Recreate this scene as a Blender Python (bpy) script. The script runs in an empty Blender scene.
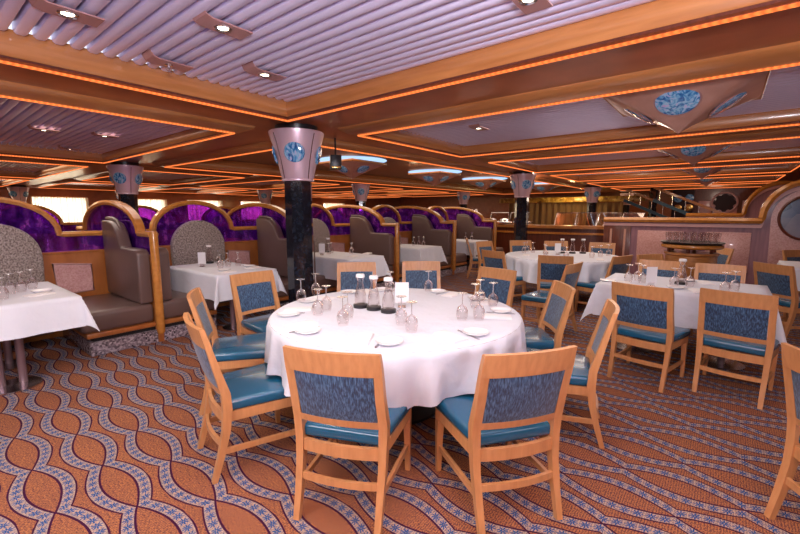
import bpy, bmesh, math, random
from mathutils import Vector, Matrix
random.seed(7)
PI = math.pi
COL = bpy.context.scene.collection
SC = bpy.context.scene

# ------------------------------------------------------------------ camera
F = 404.0; CAMZ = 1.48
PITCH = math.atan(55/404.); YA = math.atan(326/(F/math.cos(PITCH)))
cam_d = bpy.data.cameras.new('camera'); cam = bpy.data.objects.new('camera', cam_d); COL.objects.link(cam)
cam_d.sensor_width = 36; cam_d.lens = 36*F/800; cam_d.clip_end = 200; cam_d.clip_start = 0.05
fwd = Vector((math.cos(YA)*math.cos(PITCH), math.sin(YA)*math.cos(PITCH), -math.sin(PITCH)))
cam.location = (0, 0, CAMZ); cam.rotation_euler = fwd.to_track_quat('-Z', 'Y').to_euler()
SC.camera = cam

def px(X, Y, Z):
    Z -= CAMZ
    fw = X*math.cos(YA)+Y*math.sin(YA); r = X*math.sin(YA)-Y*math.cos(YA)
    return 400+F*r/(fw*math.cos(PITCH)-Z*math.sin(PITCH))

# ------------------------------------------------------------------ materials
MATS = {}
def nmat(name):
    m = bpy.data.materials.new(name); m.use_nodes = True
    nt = m.node_tree; b = nt.nodes['Principled BSDF']; MATS[name] = m
    return m, nt, b
def N(nt, t, **kw):
    n = nt.nodes.new(t)
    for k, v in kw.items():
        if k in n.inputs.keys(): n.inputs[k].default_value = v
        else: setattr(n, k, v)
    return n
def ramp(nt, fac, stops, interp='LINEAR'):
    r = nt.nodes.new('ShaderNodeValToRGB'); r.color_ramp.interpolation = interp
    while len(r.color_ramp.elements) < len(stops): r.color_ramp.elements.new(.5)
    for e, (p, c) in zip(r.color_ramp.elements, stops):
        e.position = p; e.color = (*c, 1)
    nt.links.new(fac, r.inputs[0]); return r.outputs[0]
def plain(name, col, rough=.5, metal=0, spec=.5, coat=0):
    m, nt, b = nmat(name)
    b.inputs['Base Color'].default_value = (*col, 1); b.inputs['Roughness'].default_value = rough
    b.inputs['Metallic'].default_value = metal; b.inputs['Specular IOR Level'].default_value = spec
    b.inputs['Coat Weight'].default_value = coat; b.inputs['Coat Roughness'].default_value = .08
    return m
def coords(nt, scale=(1, 1, 1)):
    tc = nt.nodes.new('ShaderNodeTexCoord'); mp = nt.nodes.new('ShaderNodeMapping')
    mp.inputs['Scale'].default_value = scale; nt.links.new(tc.outputs['Object'], mp.inputs[0]); return mp.outputs[0]
def wood(name, c1, c2, rough=.3, coat=.3, scale=(3, 3, 30), bump=0):
    m, nt, b = nmat(name)
    n = N(nt, 'ShaderNodeTexNoise', Scale=2.0, Detail=4.0); nt.links.new(coords(nt, scale), n.inputs['Vector'])
    nt.links.new(ramp(nt, n.outputs[0], [(.3, c1), (.7, c2)]), b.inputs['Base Color'])
    b.inputs['Roughness'].default_value = rough; b.inputs['Coat Weight'].default_value = coat; b.inputs['Coat Roughness'].default_value = .12
    return m
wood('chair_wood', (.52, .235, .09), (.62, .30, .12), .36, .2, (22, 22, 3))
wood('moulding_wood', (.42, .155, .045), (.55, .22, .07), .3, .4, (1, 1, 12))
wood('soffit_wood', (.33, .085, .03), (.43, .12, .045), .28, .35, (2, 2, 2))
wood('booth_wood', (.33, .10, .022), (.45, .15, .035), .35, .3, (6, 6, 1.5))
wood('rail_wood', (.45, .17, .03), (.58, .24, .05), .25, .5, (8, 8, 8))
wood('dark_wood', (.09, .022, .012), (.16, .04, .02), .35, .3, (20, 20, 2))
wood('purple_wood', (.24, .12, .16), (.34, .17, .21), .45, .2, (10, 10, 1))
wood('counter_wood', (.32, .12, .03), (.48, .2, .05), .3, .4, (5, 5, 20))
wood('copper_panel', (.44, .21, .15), (.52, .27, .2), .35, .2, (4, 4, 4))
plain('brown_panel', (.20, .085, .05), .35, 0, .5, .2)
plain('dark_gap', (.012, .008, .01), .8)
plain('deck_dark', (.03, .02, .03), .9)
plain('lilac_metal', (.78, .72, .95), .34, .45)
plain('fixture_pink', (.42, .22, .21), .35, .2)
plain('steel', (.62, .60, .62), .22, 1)
plain('chrome', (.8, .8, .82), .1, 1)
plain('black_plastic', (.015, .014, .018), .35)
plain('white_plastic', (.85, .84, .86), .35)
plain('porcelain', (.88, .87, .9), .15, 0, .6, .3)
plain('vinyl_blue', (.007, .10, .20), .26, 0, .6, .45)
plain('vinyl_taupe', (.125, .075, .066), .36, 0, .6, .1)
plain('gold_metal', (.75, .5, .16), .25, 1)
plain('capital_pink', (.80, .60, .70), .35, .4)
plain('leg_pink', (.26, .17, .19), .35, .5)
plain('blue_shade', (.02, .09, .16), .4)
plain('far_dark', (.03, .012, .016), .7)
plain('pink_trim', (.62, .36, .36), .4)

def emis(name, col, st):
    m, nt, b = nmat(name); nt.nodes.remove(b)
    e = N(nt, 'ShaderNodeEmission'); e.inputs[0].default_value = (*col, 1); e.inputs[1].default_value = st
    nt.links.new(e.outputs[0], nt.nodes['Material Output'].inputs[0]); return m, nt, e
emis('lamp_glow', (1, .86, .62), 9)
emis('window_glow', (1, .95, .88), 4.6)
emis('painted_dome_glow', (.45, .66, 1), 1.1); emis('cove_white', (.82, .85, 1), 1.3)  # the blue one paints light on the trough ceiling
m, nt, e = emis('rope_light', (1, .21, .05), 1.6)
w = N(nt, 'ShaderNodeTexWave', Scale=9.0); w.bands_direction = 'DIAGONAL'; nt.links.new(coords(nt, (1.7, 1.7, 0)), w.inputs['Vector'])
mr = N(nt, 'ShaderNodeMapRange'); mr.inputs['To Min'].default_value = .85; mr.inputs['To Max'].default_value = 1.6
nt.links.new(w.outputs['Fac'], mr.inputs[0]); nt.links.new(mr.outputs[0], e.inputs[1])

# white linen with soft creases
m, nt, b = nmat('linen'); b.inputs['Base Color'].default_value = (.71, .73, .81, 1); b.inputs['Roughness'].default_value = .75
n = N(nt, 'ShaderNodeTexNoise', Scale=7.0, Detail=3.0); nt.links.new(coords(nt), n.inputs['Vector'])
bp = N(nt, 'ShaderNodeBump', Strength=.55, Distance=.03); nt.links.new(n.outputs[0], bp.inputs['Height']); nt.links.new(bp.outputs[0], b.inputs['Normal'])
plain('napkin_linen', (.86, .83, .84), .8)

# upholstery: streaky weave on chair backs
def fabric(name, c1, c2, c3, sc=(60, 60, 14)):
    m, nt, b = nmat(name); n = N(nt, 'ShaderNodeTexNoise', Scale=2.0, Detail=2.0, Roughness=.6)
    nt.links.new(coords(nt, sc), n.inputs['Vector'])
    nt.links.new(ramp(nt, n.outputs[0], [(.36, c1), (.5, c2), (.64, c3)]), b.inputs['Base Color']); b.inputs['Roughness'].default_value = .55
    b.inputs['Sheen Weight'].default_value = .3
    bp = N(nt, 'ShaderNodeBump', Strength=.3, Distance=.004); nt.links.new(n.outputs[0], bp.inputs['Height']); nt.links.new(bp.outputs[0], b.inputs['Normal'])
fabric('chair_fabric', (.008, .018, .05), (.025, .07, .15), (.08, .17, .30), (75, 75, 9))
fabric('panel_fabric', (.12, .08, .07), (.30, .24, .21), (.46, .39, .35), (30, 30, 24))
# granite and marble
def speck(name, cols, sc, rough=.2, coat=.4):
    m, nt, b = nmat(name); v = N(nt, 'ShaderNodeTexVoronoi', Scale=sc); nt.links.new(coords(nt), v.inputs['Vector'])
    n = N(nt, 'ShaderNodeTexNoise', Scale=sc*.6, Detail=4.0); nt.links.new(coords(nt), n.inputs['Vector'])
    mx = N(nt, 'ShaderNodeMath', operation='ADD'); nt.links.new(v.outputs['Color'], mx.inputs[0]); nt.links.new(n.outputs[0], mx.inputs[1])
    ml = N(nt, 'ShaderNodeMath', operation='MULTIPLY'); ml.inputs[1].default_value = .5; nt.links.new(mx.outputs[0], ml.inputs[0])
    k = len(cols); nt.links.new(ramp(nt, ml.outputs[0], [(.25+.5*i/(k-1), c) for i, c in enumerate(cols)]), b.inputs['Base Color'])
    b.inputs['Roughness'].default_value = rough; b.inputs['Coat Weight'].default_value = coat
speck('granite', [(.05, .04, .05), (.25, .2, .24), (.5, .44, .48)], 55)
speck('pink_marble', [(.50, .24, .22), (.60, .33, .31), (.66, .40, .38)], 70, .3, .2)
speck('black_marble', [(.006, .007, .012), (.010, .011, .018), (.022, .028, .045)], 38, .12, .6)
speck('gold_leaf', [(.12, .05, .01), (.5, .3, .05), (1, .75, .2)], 7, .3, .2)
m, nt, b = nmat('art_glass'); n = N(nt, 'ShaderNodeTexNoise', Scale=13.0, Detail=4.0, Distortion=2.5); nt.links.new(coords(nt, (1, 1, .45)), n.inputs['Vector'])
nt.links.new(ramp(nt, n.outputs[0], [(.32, (.01, .05, .3)), (.45, (.05, .28, .62)), (.56, (.30, .62, .85)), (.7, (.62, .45, .80))]), b.inputs['Base Color']); b.inputs['Roughness'].default_value = .12; b.inputs['Coat Weight'].default_value = .6
speck('old_glass', [(.01, .05, .25), (.05, .28, .6), (.35, .7, .85), (.55, .55, .8)], 60, .12, .6)
speck('painted_scene', [(.03, .05, .13), (.10, .14, .26), (.35, .33, .4)], 3, .15, .6)
# purple booth glass
m, nt, b = nmat('purple_glass'); b.inputs['Roughness'].default_value = .12
n2 = N(nt, 'ShaderNodeTexNoise', Scale=9.0, Detail=5.0, Roughness=.7); nt.links.new(coords(nt, (1, 1, .6)), n2.inputs['Vector'])
nt.links.new(ramp(nt, n2.outputs[0], [(.38, (.02, .002, .06)), (.52, (.14, .015, .33)), (.68, (.55, .12, .55))]), b.inputs['Base Color'])
tr = N(nt, 'ShaderNodeBsdfTransparent'); tr.inputs[0].default_value = (.62, .16, .85, 1)
n = N(nt, 'ShaderNodeTexNoise', Scale=3.0, Detail=3.0); nt.links.new(coords(nt, (1, 1, 1)), n.inputs['Vector'])
mr = N(nt, 'ShaderNodeMapRange'); mr.inputs['From Min'].default_value = .3; mr.inputs['From Max'].default_value = .7; mr.inputs['To Min'].default_value = .25; mr.inputs['To Max'].default_value = .6
nt.links.new(n.outputs[0], mr.inputs[0])
mx = N(nt, 'ShaderNodeMixShader'); nt.links.new(mr.outputs[0], mx.inputs[0]); nt.links.new(tr.outputs[0], mx.inputs[1]); nt.links.new(b.outputs[0], mx.inputs[2])
nt.links.new(mx.outputs[0], nt.nodes['Material Output'].inputs[0])
# thin clear glass
m, nt, b = nmat('clear_glass'); nt.nodes.remove(b)
tr = N(nt, 'ShaderNodeBsdfTransparent'); tr.inputs[0].default_value = (.93, .90, .90, 1)
gl = N(nt, 'ShaderNodeBsdfGlossy'); gl.inputs['Roughness'].default_value = .04; gl.inputs[0].default_value = (.95, .9, .9, 1)
lw = N(nt, 'ShaderNodeLayerWeight', Blend=.42)
mx = N(nt, 'ShaderNodeMixShader'); nt.links.new(lw.outputs['Facing'], mx.inputs[0]); nt.links.new(tr.outputs[0], mx.inputs[1]); nt.links.new(gl.outputs[0], mx.inputs[2])
nt.links.new(mx.outputs[0], nt.nodes['Material Output'].inputs[0])
m, nt, b = nmat('glass_foot'); nt.nodes.remove(b)
tr = N(nt, 'ShaderNodeBsdfTransparent'); gl = N(nt, 'ShaderNodeBsdfGlossy'); gl.inputs['Roughness'].default_value = .25; gl.inputs[0].default_value = (1, 1, 1, 1)
mx = N(nt, 'ShaderNodeMixShader'); mx.inputs[0].default_value = .62; nt.links.new(tr.outputs[0], mx.inputs[1]); nt.links.new(gl.outputs[0], mx.inputs[2])
nt.links.new(mx.outputs[0], nt.nodes['Material Output'].inputs[0])
# curtain: translucent cloth lit by the window behind it
m, nt, b = nmat('curtain'); nt.nodes.remove(b)
d = N(nt, 'ShaderNodeBsdfDiffuse'); d.inputs[0].default_value = (.85, .72, .55, 1); t = N(nt, 'ShaderNodeBsdfTranslucent'); t.inputs[0].default_value = (.95, .85, .68, 1)
t2 = N(nt, 'ShaderNodeBsdfTransparent'); t2.inputs[0].default_value = (1, .93, .8, 1)
mx = N(nt, 'ShaderNodeMixShader'); mx.inputs[0].default_value = .7; nt.links.new(d.outputs[0], mx.inputs[1]); nt.links.new(t.outputs[0], mx.inputs[2])
m2 = N(nt, 'ShaderNodeMixShader'); m2.inputs[0].default_value = .12; nt.links.new(mx.outputs[0], m2.inputs[1]); nt.links.new(t2.outputs[0], m2.inputs[2])
nt.links.new(m2.outputs[0], nt.nodes['Material Output'].inputs[0])
plain('gold_curtain', (.30, .19, .10), .7)

# carpet: chains of pointed leaves with flowered bands, running along Y
m, nt, b = nmat('carpet'); b.inputs['Roughness'].default_value = .95; b.inputs['Specular IOR Level'].default_value = .1
tc = N(nt, 'ShaderNodeTexCoord'); sp = N(nt, 'ShaderNodeSeparateXYZ'); nt.links.new(tc.outputs['Object'], sp.inputs[0])
def M(op, a, b_=None, c=None):
    x = nt.nodes.new('ShaderNodeMath'); x.operation = op
    for i, v in enumerate((a, b_, c)):
        if v is None: continue
        if isinstance(v, (int, float)): x.inputs[i].default_value = v
        else: nt.links.new(v, x.inputs[i])
    return x.outputs[0]
SPX, LY = .27, .535
xs = M('DIVIDE', M('SUBTRACT', sp.outputs[0], .355), SPX)
ri = M('ROUND', xs); k = M('MULTIPLY', M('SUBTRACT', xs, ri), SPX)      # signed distance from chain centre
def leaf(row):   # half width of the leaf for that chain at this Y
    ph = M('MULTIPLY', M('ABSOLUTE', M('MODULO', row, 2)), .5)
    ys = M('ADD', M('DIVIDE', M('SUBTRACT', sp.outputs[1], 3.01), LY), ph)
    return M('MULTIPLY', M('POWER', M('ABSOLUTE', M('SINE', M('MULTIPLY', ys, PI))), .9), .070), ys
la, ysA = leaf(ri)
da = M('SUBTRACT', M('ABSOLUTE', k), la)        # <0 inside leaf, 0..BW in band
BW = .064
inband = M('MULTIPLY', M('GREATER_THAN', da, 0), M('LESS_THAN', da, BW))
line = M('MAXIMUM', M('LESS_THAN', M('ABSOLUTE', da), .0055), M('LESS_THAN', M('ABSOLUTE', M('SUBTRACT', da, BW)), .0045))
# flowers
fv = M('SUBTRACT', M('FRACT', M('DIVIDE', M('ADD', sp.outputs[1], M('MULTIPLY', ri, .013)), .056)), .5)
fy = M('MULTIPLY', fv, .056); fx = M('SUBTRACT', da, BW/2)
fr = M('SQRT', M('ADD', M('MULTIPLY', fx, fx), M('MULTIPLY', fy, fy)))
fa = M('ARCTAN2', fy, fx)
pet = M('LESS_THAN', fr, M('ADD', .0165, M('MULTIPLY', M('COSINE', M('MULTIPLY', fa, 8)), .0095)))
nz = N(nt, 'ShaderNodeTexNoise', Scale=2.2, Detail=2.0); nt.links.new(tc.outputs['Object'], nz.inputs['Vector'])
wv = M('SINE', M('MULTIPLY', sp.outputs[0], 2*PI/.018)); wv2 = M('SINE', M('MULTIPLY', sp.outputs[1], 2*PI/.012))
wn_ = N(nt, 'ShaderNodeTexNoise', Scale=1.0, Detail=1.0)
mpw = nt.nodes.new('ShaderNodeMapping'); mpw.inputs['Scale'].default_value = (110, 190, 1); nt.links.new(tc.outputs['Object'], mpw.inputs[0]); nt.links.new(mpw.outputs[0], wn_.inputs['Vector'])
weave = M('GREATER_THAN', M('ADD', wn_.outputs[0], M('MULTIPLY', wv2, .07)), .50)
def mixc(f, a, b_):
    x = nt.nodes.new('ShaderNodeMix'); x.data_type = 'RGBA'
    for s, v in ((0, f), (6, a), (7, b_)):
        if isinstance(v, tuple): x.inputs[s].default_value = (*v, 1)
        elif isinstance(v, (int, float)): x.inputs[s].default_value = v
        else: nt.links.new(v, x.inputs[s])
    return x.outputs[2]
base = mixc(nz.outputs[0], (.47, .185, .068), (.31, .115, .055))
base = mixc(M('MULTIPLY', weave, .8), base, (.08, .03, .04))
band = mixc(M('MULTIPLY', weave, .6), (.44, .32, .25), (.06, .045, .09))
band = mixc(M('MULTIPLY', pet, M('GREATER_THAN', fr, .0035)), band, (.010, .07, .23))
cc = mixc(inband, base, band); cc = mixc(line, cc, (.045, .006, .035))
nt.links.new(cc, b.inputs['Base Color'])
bp = N(nt, 'ShaderNodeBump', Strength=.3, Distance=.003); nt.links.new(weave, bp.inputs['Height']); nt.links.new(bp.outputs[0], b.inputs['Normal'])

# ------------------------------------------------------------------ mesh helpers
class MB:
    def __init__(s): s.bm = bmesh.new()
    def faces(s, vs, fs):
        v = [s.bm.verts.new(p) for p in vs]
        for f in fs:
            try: s.bm.faces.new([v[i] for i in f])
            except ValueError: pass
        return s
    def box(s, x0, x1, y0, y1, z0, z1, bev=0, seg=2, mat=None):
        b = bmesh.new(); bmesh.ops.create_cube(b, size=1)
        for v in b.verts: v.co = Vector(((x0+x1)/2+v.co.x*(x1-x0), (y0+y1)/2+v.co.y*(y1-y0), (z0+z1)/2+v.co.z*(z1-z0)))
        if bev: bmesh.ops.bevel(b, geom=b.edges[:], offset=bev, segments=seg, affect='EDGES', profile=.5)
        return s.add(b, mat)
    def add(s, b, mat=None):
        if mat is not None: bmesh.ops.transform(b, matrix=mat, verts=b.verts)
        me = bpy.data.meshes.new('t'); b.to_mesh(me); b.free(); s.bm.from_mesh(me); bpy.data.meshes.remove(me); return s
    def lathe(s, prof, n=20, c=(0, 0, 0), close=False, wob=None):
        vs = []; fs = []
        for (r, z) in prof:
            for k in range(n):
                a = 2*PI*k/n; rr = r+(wob(a, r, z) if wob else 0); vs.append((c[0]+rr*math.cos(a), c[1]+rr*math.sin(a), c[2]+z))
        for i in range(len(prof)-1):
            for k in range(n): fs.append((i*n+k, i*n+(k+1) % n, (i+1)*n+(k+1) % n, (i+1)*n+k))
        if prof[0][0] > 1e-5 and close: fs.append(tuple(range(n))[::-1])
        if prof[-1][0] > 1e-5 and close: fs.append(tuple((len(prof)-1)*n+k for k in range(n)))
        s.faces(vs, fs); bmesh.ops.remove_doubles(s.bm, verts=s.bm.verts, dist=1e-5); return s
    def sweep(s, path, sect, up=(0, 0, 1), cap=True, closed=False):
        """sect: list (side, up) offsets, or a function of the index."""
        P = [Vector(p) for p in path]; n = len(P); vs = []; fs = []
        for i, p in enumerate(P):
            a = P[(i-1) % n] if (closed or i) else p; b = P[(i+1) % n] if (closed or i < n-1) else p
            t = (b-a).normalized(); sd = t.cross(Vector(up))
            if sd.length < 1e-4: sd = Vector((0, 1, 0))
            sd.normalize(); u = sd.cross(t).normalized()
            sc = sect(i) if callable(sect) else sect
            k = len(sc)
            for (q, r) in sc: vs.append(p+sd*q+u*r)
        for i in range(n if closed else n-1):
            j = (i+1) % n
            for q in range(k): fs.append((i*k+q, i*k+(q+1) % k, j*k+(q+1) % k, j*k+q))
        if cap and not closed: fs.append(tuple(range(k))[::-1]); fs.append(tuple((n-1)*k+q for q in range(k)))
        return s.faces(vs, fs)
    def tube(s, path, r, n=8, closed=False, up=(0, 0, 1)):
        return s.sweep(path, [(r*math.cos(2*PI*i/n), r*math.sin(2*PI*i/n)) for i in range(n)], up, True, closed)
    def prism(s, poly, axis, a, b, bev=0):
        """poly in the other two coordinates, extruded a..b along axis."""
        bb = bmesh.new(); n = len(poly)
        def P(u, v, w): return {'x': (w, u, v), 'y': (u, w, v), 'z': (u, v, w)}[axis]
        v0 = [bb.verts.new(P(u, v, a)) for u, v in poly]; v1 = [bb.verts.new(P(u, v, b)) for u, v in poly]
        bb.faces.new(v0[::-1]); bb.faces.new(v1)
        for i in range(n): bb.faces.new((v0[i], v0[(i+1) % n], v1[(i+1) % n], v1[i]))
        bmesh.ops.recalc_face_normals(bb, faces=bb.faces)
        if bev: bmesh.ops.bevel(bb, geom=[e for e in bb.edges if len(e.link_faces) == 2 and e.calc_face_angle(0) > .6], offset=bev, segments=3, affect='EDGES', profile=.5)
        return s.add(bb)
    def build(s, name, mat, parent=None, smooth=True, loc=None, angle=.7):
        bmesh.ops.recalc_face_normals(s.bm, faces=s.bm.faces)
        me = bpy.data.meshes.new(name); s.bm.to_mesh(me); s.bm.free()
        me.materials.append(MATS[mat])
        if smooth:
            me.polygons.foreach_set('use_smooth', [True]*len(me.polygons))
            try: me.set_sharp_from_angle(angle=angle)
            except Exception: pass
        o = bpy.data.objects.new(name, me); COL.objects.link(o)
        if parent: o.parent = parent
        if loc: o.location = loc
        return o
def tag(o, label, cat, group=None):
    o['label'] = label; o['category'] = cat
    if group: o['group'] = group
    return o
def empty(name, loc=(0, 0, 0), rz=0, label=None, cat=None, group=None):
    o = bpy.data.objects.new(name, None); COL.objects.link(o); o.location = loc; o.rotation_euler = (0, 0, rz); o.empty_display_size = .1
    if label: tag(o, label, cat, group)
    return o
def struct(o): o['kind'] = 'structure'; return o
KIDS = {}
def kids(o): return [c for c in list(COL.objects) if c.parent == o]
def dup(o, parent=None, loc=None, rz=None, label=None, group=None, top=True):
    if o.name not in KIDS: KIDS[o.name] = kids(o)
    c = o.copy(); COL.objects.link(c)
    if parent: c.parent = parent
    if loc is not None: c.location = loc
    if rz is not None: c.rotation_euler = (0, 0, rz)
    if label: c['label'] = label
    if group: c['group'] = group
    for k_ in KIDS[o.name]: dup(k_, c, top=False)
    return c
class Proto:
    """first placement uses the built thing, later ones copy it"""
    def __init__(s, root): s.root = root; s.used = False
    def place(s, loc, rz, label, group=None, cat=None):
        if not s.used: s.used = True; o = s.root; o.location = loc; o.rotation_euler = (0, 0, rz); o['label'] = label; 
        else: o = dup(s.root, None, loc, rz, label)
        if group: o['group'] = group
        if cat: o['category'] = cat
        return o

# ------------------------------------------------------------------ floor
struct(MB().faces([(-9, -9, 0), (30, -9, 0), (30, 25, 0), (-9, 25, 0)], [(0, 1, 2, 3)]).build('floor', 'carpet', smooth=False))

# ------------------------------------------------------------------ ceiling
ZS = 2.53; ZL = 2.445
XI = {i: (3.85+3.64*i, 6.36+3.64*i) for i in range(-2, 5)}
YJ = {j: (4.85+5.95*j, 9.68+5.95*j) for j in range(-2, 3)}
YJ[-1] = (-1.10, 3.70)
openings = []
for j in YJ:
    for i in XI:
        if j == 0 and i >= 0: continue
        openings.append((*XI[i], *YJ[j]))
openings.append((3.85, XI[4][1], 4.78, 9.55))      # the long trough above the booths
xb = sorted({-6.2, 24, *[v for o in openings for v in o[:2]]}); yb = sorted({-8.5, 24, *[v for o in openings for v in o[2:]]})
mb = MB()
for a, b_ in zip(xb, xb[1:]):
    for c, d in zip(yb, yb[1:]):
        xm, ym = (a+b_)/2, (c+d)/2
        if any(o[0] < xm < o[1] and o[2] < ym < o[3] for o in openings): continue
        mb.faces([(a, c, ZS), (b_, c, ZS), (b_, d, ZS), (a, d, ZS)], [(0, 3, 2, 1)])
bmesh.ops.remove_doubles(mb.bm, verts=mb.bm.verts, dist=1e-4)
struct(mb.build('ceiling', 'soffit_wood', smooth=False))
struct(MB().faces([(-9, -9, 3.0), (30, -9, 3.0), (30, 25, 3.0), (-9, 25, 3.0)], [(0, 3, 2, 1)]).build('ceiling', 'deck_dark', smooth=False))

PROF = [(.03, 2.97), (.0, 2.66), (-.012, 2.62), (-.012, 2.55), (0, 2.49), (.02, 2.46), (.05, ZL), (.09, 2.45), (.14, 2.47), (.19, 2.495), (.22, 2.535)]
def ring(w, h, prof, closed=False):
    mb = MB(); vs = []; fs = []
    for d, z in prof: vs += [(-w/2-d, -h/2-d, z), (w/2+d, -h/2-d, z), (w/2+d, h/2+d, z), (-w/2-d, h/2+d, z)]
    n = len(prof)
    for i in range(n if closed else n-1):
        j = (i+1) % n
        for q in range(4): fs.append((i*4+q, i*4+(q+1) % 4, j*4+(q+1) % 4, j*4+q))
    return mb.faces(vs, fs)
def fins(w, h, zb=2.605, sp=.0965, wd=.076, ht=.06):
    mb = MB(); n = int(w/sp); x0 = -n*sp/2+sp/2
    sec = [(-.5, 1), (-.5, .55), (-.44, .22), (-.24, .03), (.24, .03), (.44, .22), (.5, .55), (.5, 1)]
    for k in range(n):
        xc = x0+k*sp; vs = []; fs = []
        for y in (-h/2+.06, h/2-.06): vs += [(xc+u*wd, y, zb+v*ht) for u, v in sec]
        for q in range(7): fs.append((q, q+1, 8+q+1, 8+q))
        fs += [tuple(range(8))[::-1], tuple(range(8, 16))]
        mb.faces(vs, fs)
    return mb
coffers = {}
def coffer(o, kind='fins'):
    w, h = round(o[1]-o[0], 3), round(o[3]-o[2], 3); loc = ((o[0]+o[1])/2, (o[2]+o[3])/2, 0)
    key = (w, h, kind)
    if key in coffers: return dup(coffers[key], None, loc)
    t = ring(w, h, PROF).build('trim_1', 'moulding_wood', loc=loc); struct(t); coffers[key] = t
    c = [(.03+.011*math.cos(a), ZL-.005+.0095*math.sin(a)) for a in [2*PI*q/6 for q in range(6)]]
    ring(w, h, c, True).build('rope_light', 'rope_light', t)
    ring(w, h, [(.0, ZL+.03), (-.006, ZL+.012), (.015, ZL+.004)]).build('rope_channel', 'dark_wood', t)
    if kind == 'fins':
        f_ = fins(w, h).build('slat_panel', 'lilac_metal', t)
        if o[1] < 7: MB().box(-w/2, w/2, h/2-.004, h/2, 2.60, 2.70).box(-w/2, w/2, -h/2, -h/2+.004, 2.60, 2.70).build('cove_strip', 'cove_white', t)
    else:
        p = MB().faces([(-w/2, -h/2, 2.72), (w/2, -h/2, 2.72), (w/2, h/2, 2.72), (-w/2, h/2, 2.72)], [(0, 3, 2, 1)]).build('ceiling_panel', 'brown_panel', t, False)
    return t
for o in openings: coffer(o, 'flat' if o[1]-o[0] > 5 else 'fins')

# ------------------------------------------------------------------ ceiling fittings
def downlight():
    r = empty('ceiling_downlight', (0, 0, 0), 0, 'x', 'ceiling light', 'downlights on coppery plates among the ceiling slats')
    mb = MB(); w, h = .31, .15
    pth = [(w/2, 0, 0), (-w/2+.06, 0, 0), (-w/2+.02, 0, .012), (-w/2, 0, .045), (-w/2+.012, 0, .085)]
    mb.sweep(pth, [(-h/2, -.004), (h/2, -.004), (h/2, .004), (-h/2, .004)]); mb.build('mounting_plate', 'fixture_pink', r)
    MB().lathe([(.030, -.004), (.046, -.012), (.052, -.006), (.052, .002)], 24).build('lamp_ring', 'steel', r)
    MB().lathe([(.0, -.006), (.031, -.005)], 20).build('lamp_lens', 'lamp_glow', r)
    return r
DL = Proto(downlight())
lights = []
def spot(x, y, z, e, col=(1, .86, .68), ang=150, r=.05, blend=.6):
    l = bpy.data.lights.new('spot_beam', 'SPOT'); l.energy = e; l.color = col; l.spot_size = math.radians(ang); l.spot_blend = blend; l.shadow_soft_size = r
    o = bpy.data.objects.new('spot_beam', l); COL.objects.link(o); o.location = (x, y, z); return o
def area(x, y, z, e, sx, sy, col=(1, .9, .8), up=False):  # area fill added without a fixture
    l = bpy.data.lights.new('fill_area', 'AREA'); l.energy = e; l.color = col; l.shape = 'RECTANGLE'; l.size = sx; l.size_y = sy
    o = bpy.data.objects.new('fill_area', l); COL.objects.link(o); o.location = (x, y, z)
    if up: o.rotation_euler = (PI, 0, 0)
    return o
def point(x, y, z, e, col, r=.1):  # point fill added without a fixture
    l = bpy.data.lights.new('fill_point', 'POINT'); l.energy = e; l.color = col; l.shadow_soft_size = r
    o = bpy.data.objects.new('fill_point', l); COL.objects.link(o); o.location = (x, y, z); return o
for x, y, lab in [(.74, 2.98, 'bright downlight at the upper left, largest, on a curled coppery plate across the slats'),
               (1.375, 2.47, 'bright downlight on a coppery plate, second from the left at the top of the photo'),
               (2.015, 3.014, 'bright downlight on a coppery plate nearest the corner of the wooden ceiling beam'),
               (2.2, .9, 'downlight on a coppery plate cut by the top edge of the photo'),
               (1.35, .5, 'added unseen downlight on a coppery plate overhead of the front right chair'),  # added out of view for its light on the near chairs
               (.55, 1.2, 'added unseen downlight on a coppery plate overhead of the open carpet at left'),  # also added out of view
               (5.0, 2.66, 'small downlight above the far side of the round table, in the second slatted bay'),
               (1.42, 7.33, 'dim downlight in the left slatted bay over the near booth table'),
               (2.08, 7.2, 'dim downlight in the left slatted bay nearest the pink column capital by the windows'),
               (2.1, 9.15, 'dim downlight at the far side of the left slatted bay')]:
    DL.place((x, y, 2.585), 0, lab)
    spot(x, y, 2.565, (42 if x < 1 and y > 2 else 17) if y < 4 and x < 3 else 34, (1, .8, .55) if x < 1 else (1, .86, .68))
spk = empty('fire_sprinkler', (1.43, 3.38, 2.585), 0, 'chrome fire sprinkler on a coppery plate between two downlights above the wooden beam', 'sprinkler')
MB().sweep([(.15, 0, 0), (-.09, 0, 0), (-.13, 0, .012), (-.15, 0, .045), (-.14, 0, .08)], [(-.075, -.004), (.075, -.004), (.075, .004), (-.075, .004)]).build('mounting_plate', 'fixture_pink', spk)
MB().lathe([(.03, -.004), (.03, -.008), (.012, -.012), (.010, -.03), (.004, -.035), (.004, -.055), (.018, -.057), (.018, -.06), (0, -.06)], 14).build('sprinkler_head', 'chrome', spk)
MB().tube([(.010, 0, -.028), (.014, 0, -.042), (.003, 0, -.056)], .002, 6).tube([(-.010, 0, -.028), (-.014, 0, -.042), (-.003, 0, -.056)], .002, 6).build('sprinkler_arm', 'chrome', spk)

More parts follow.
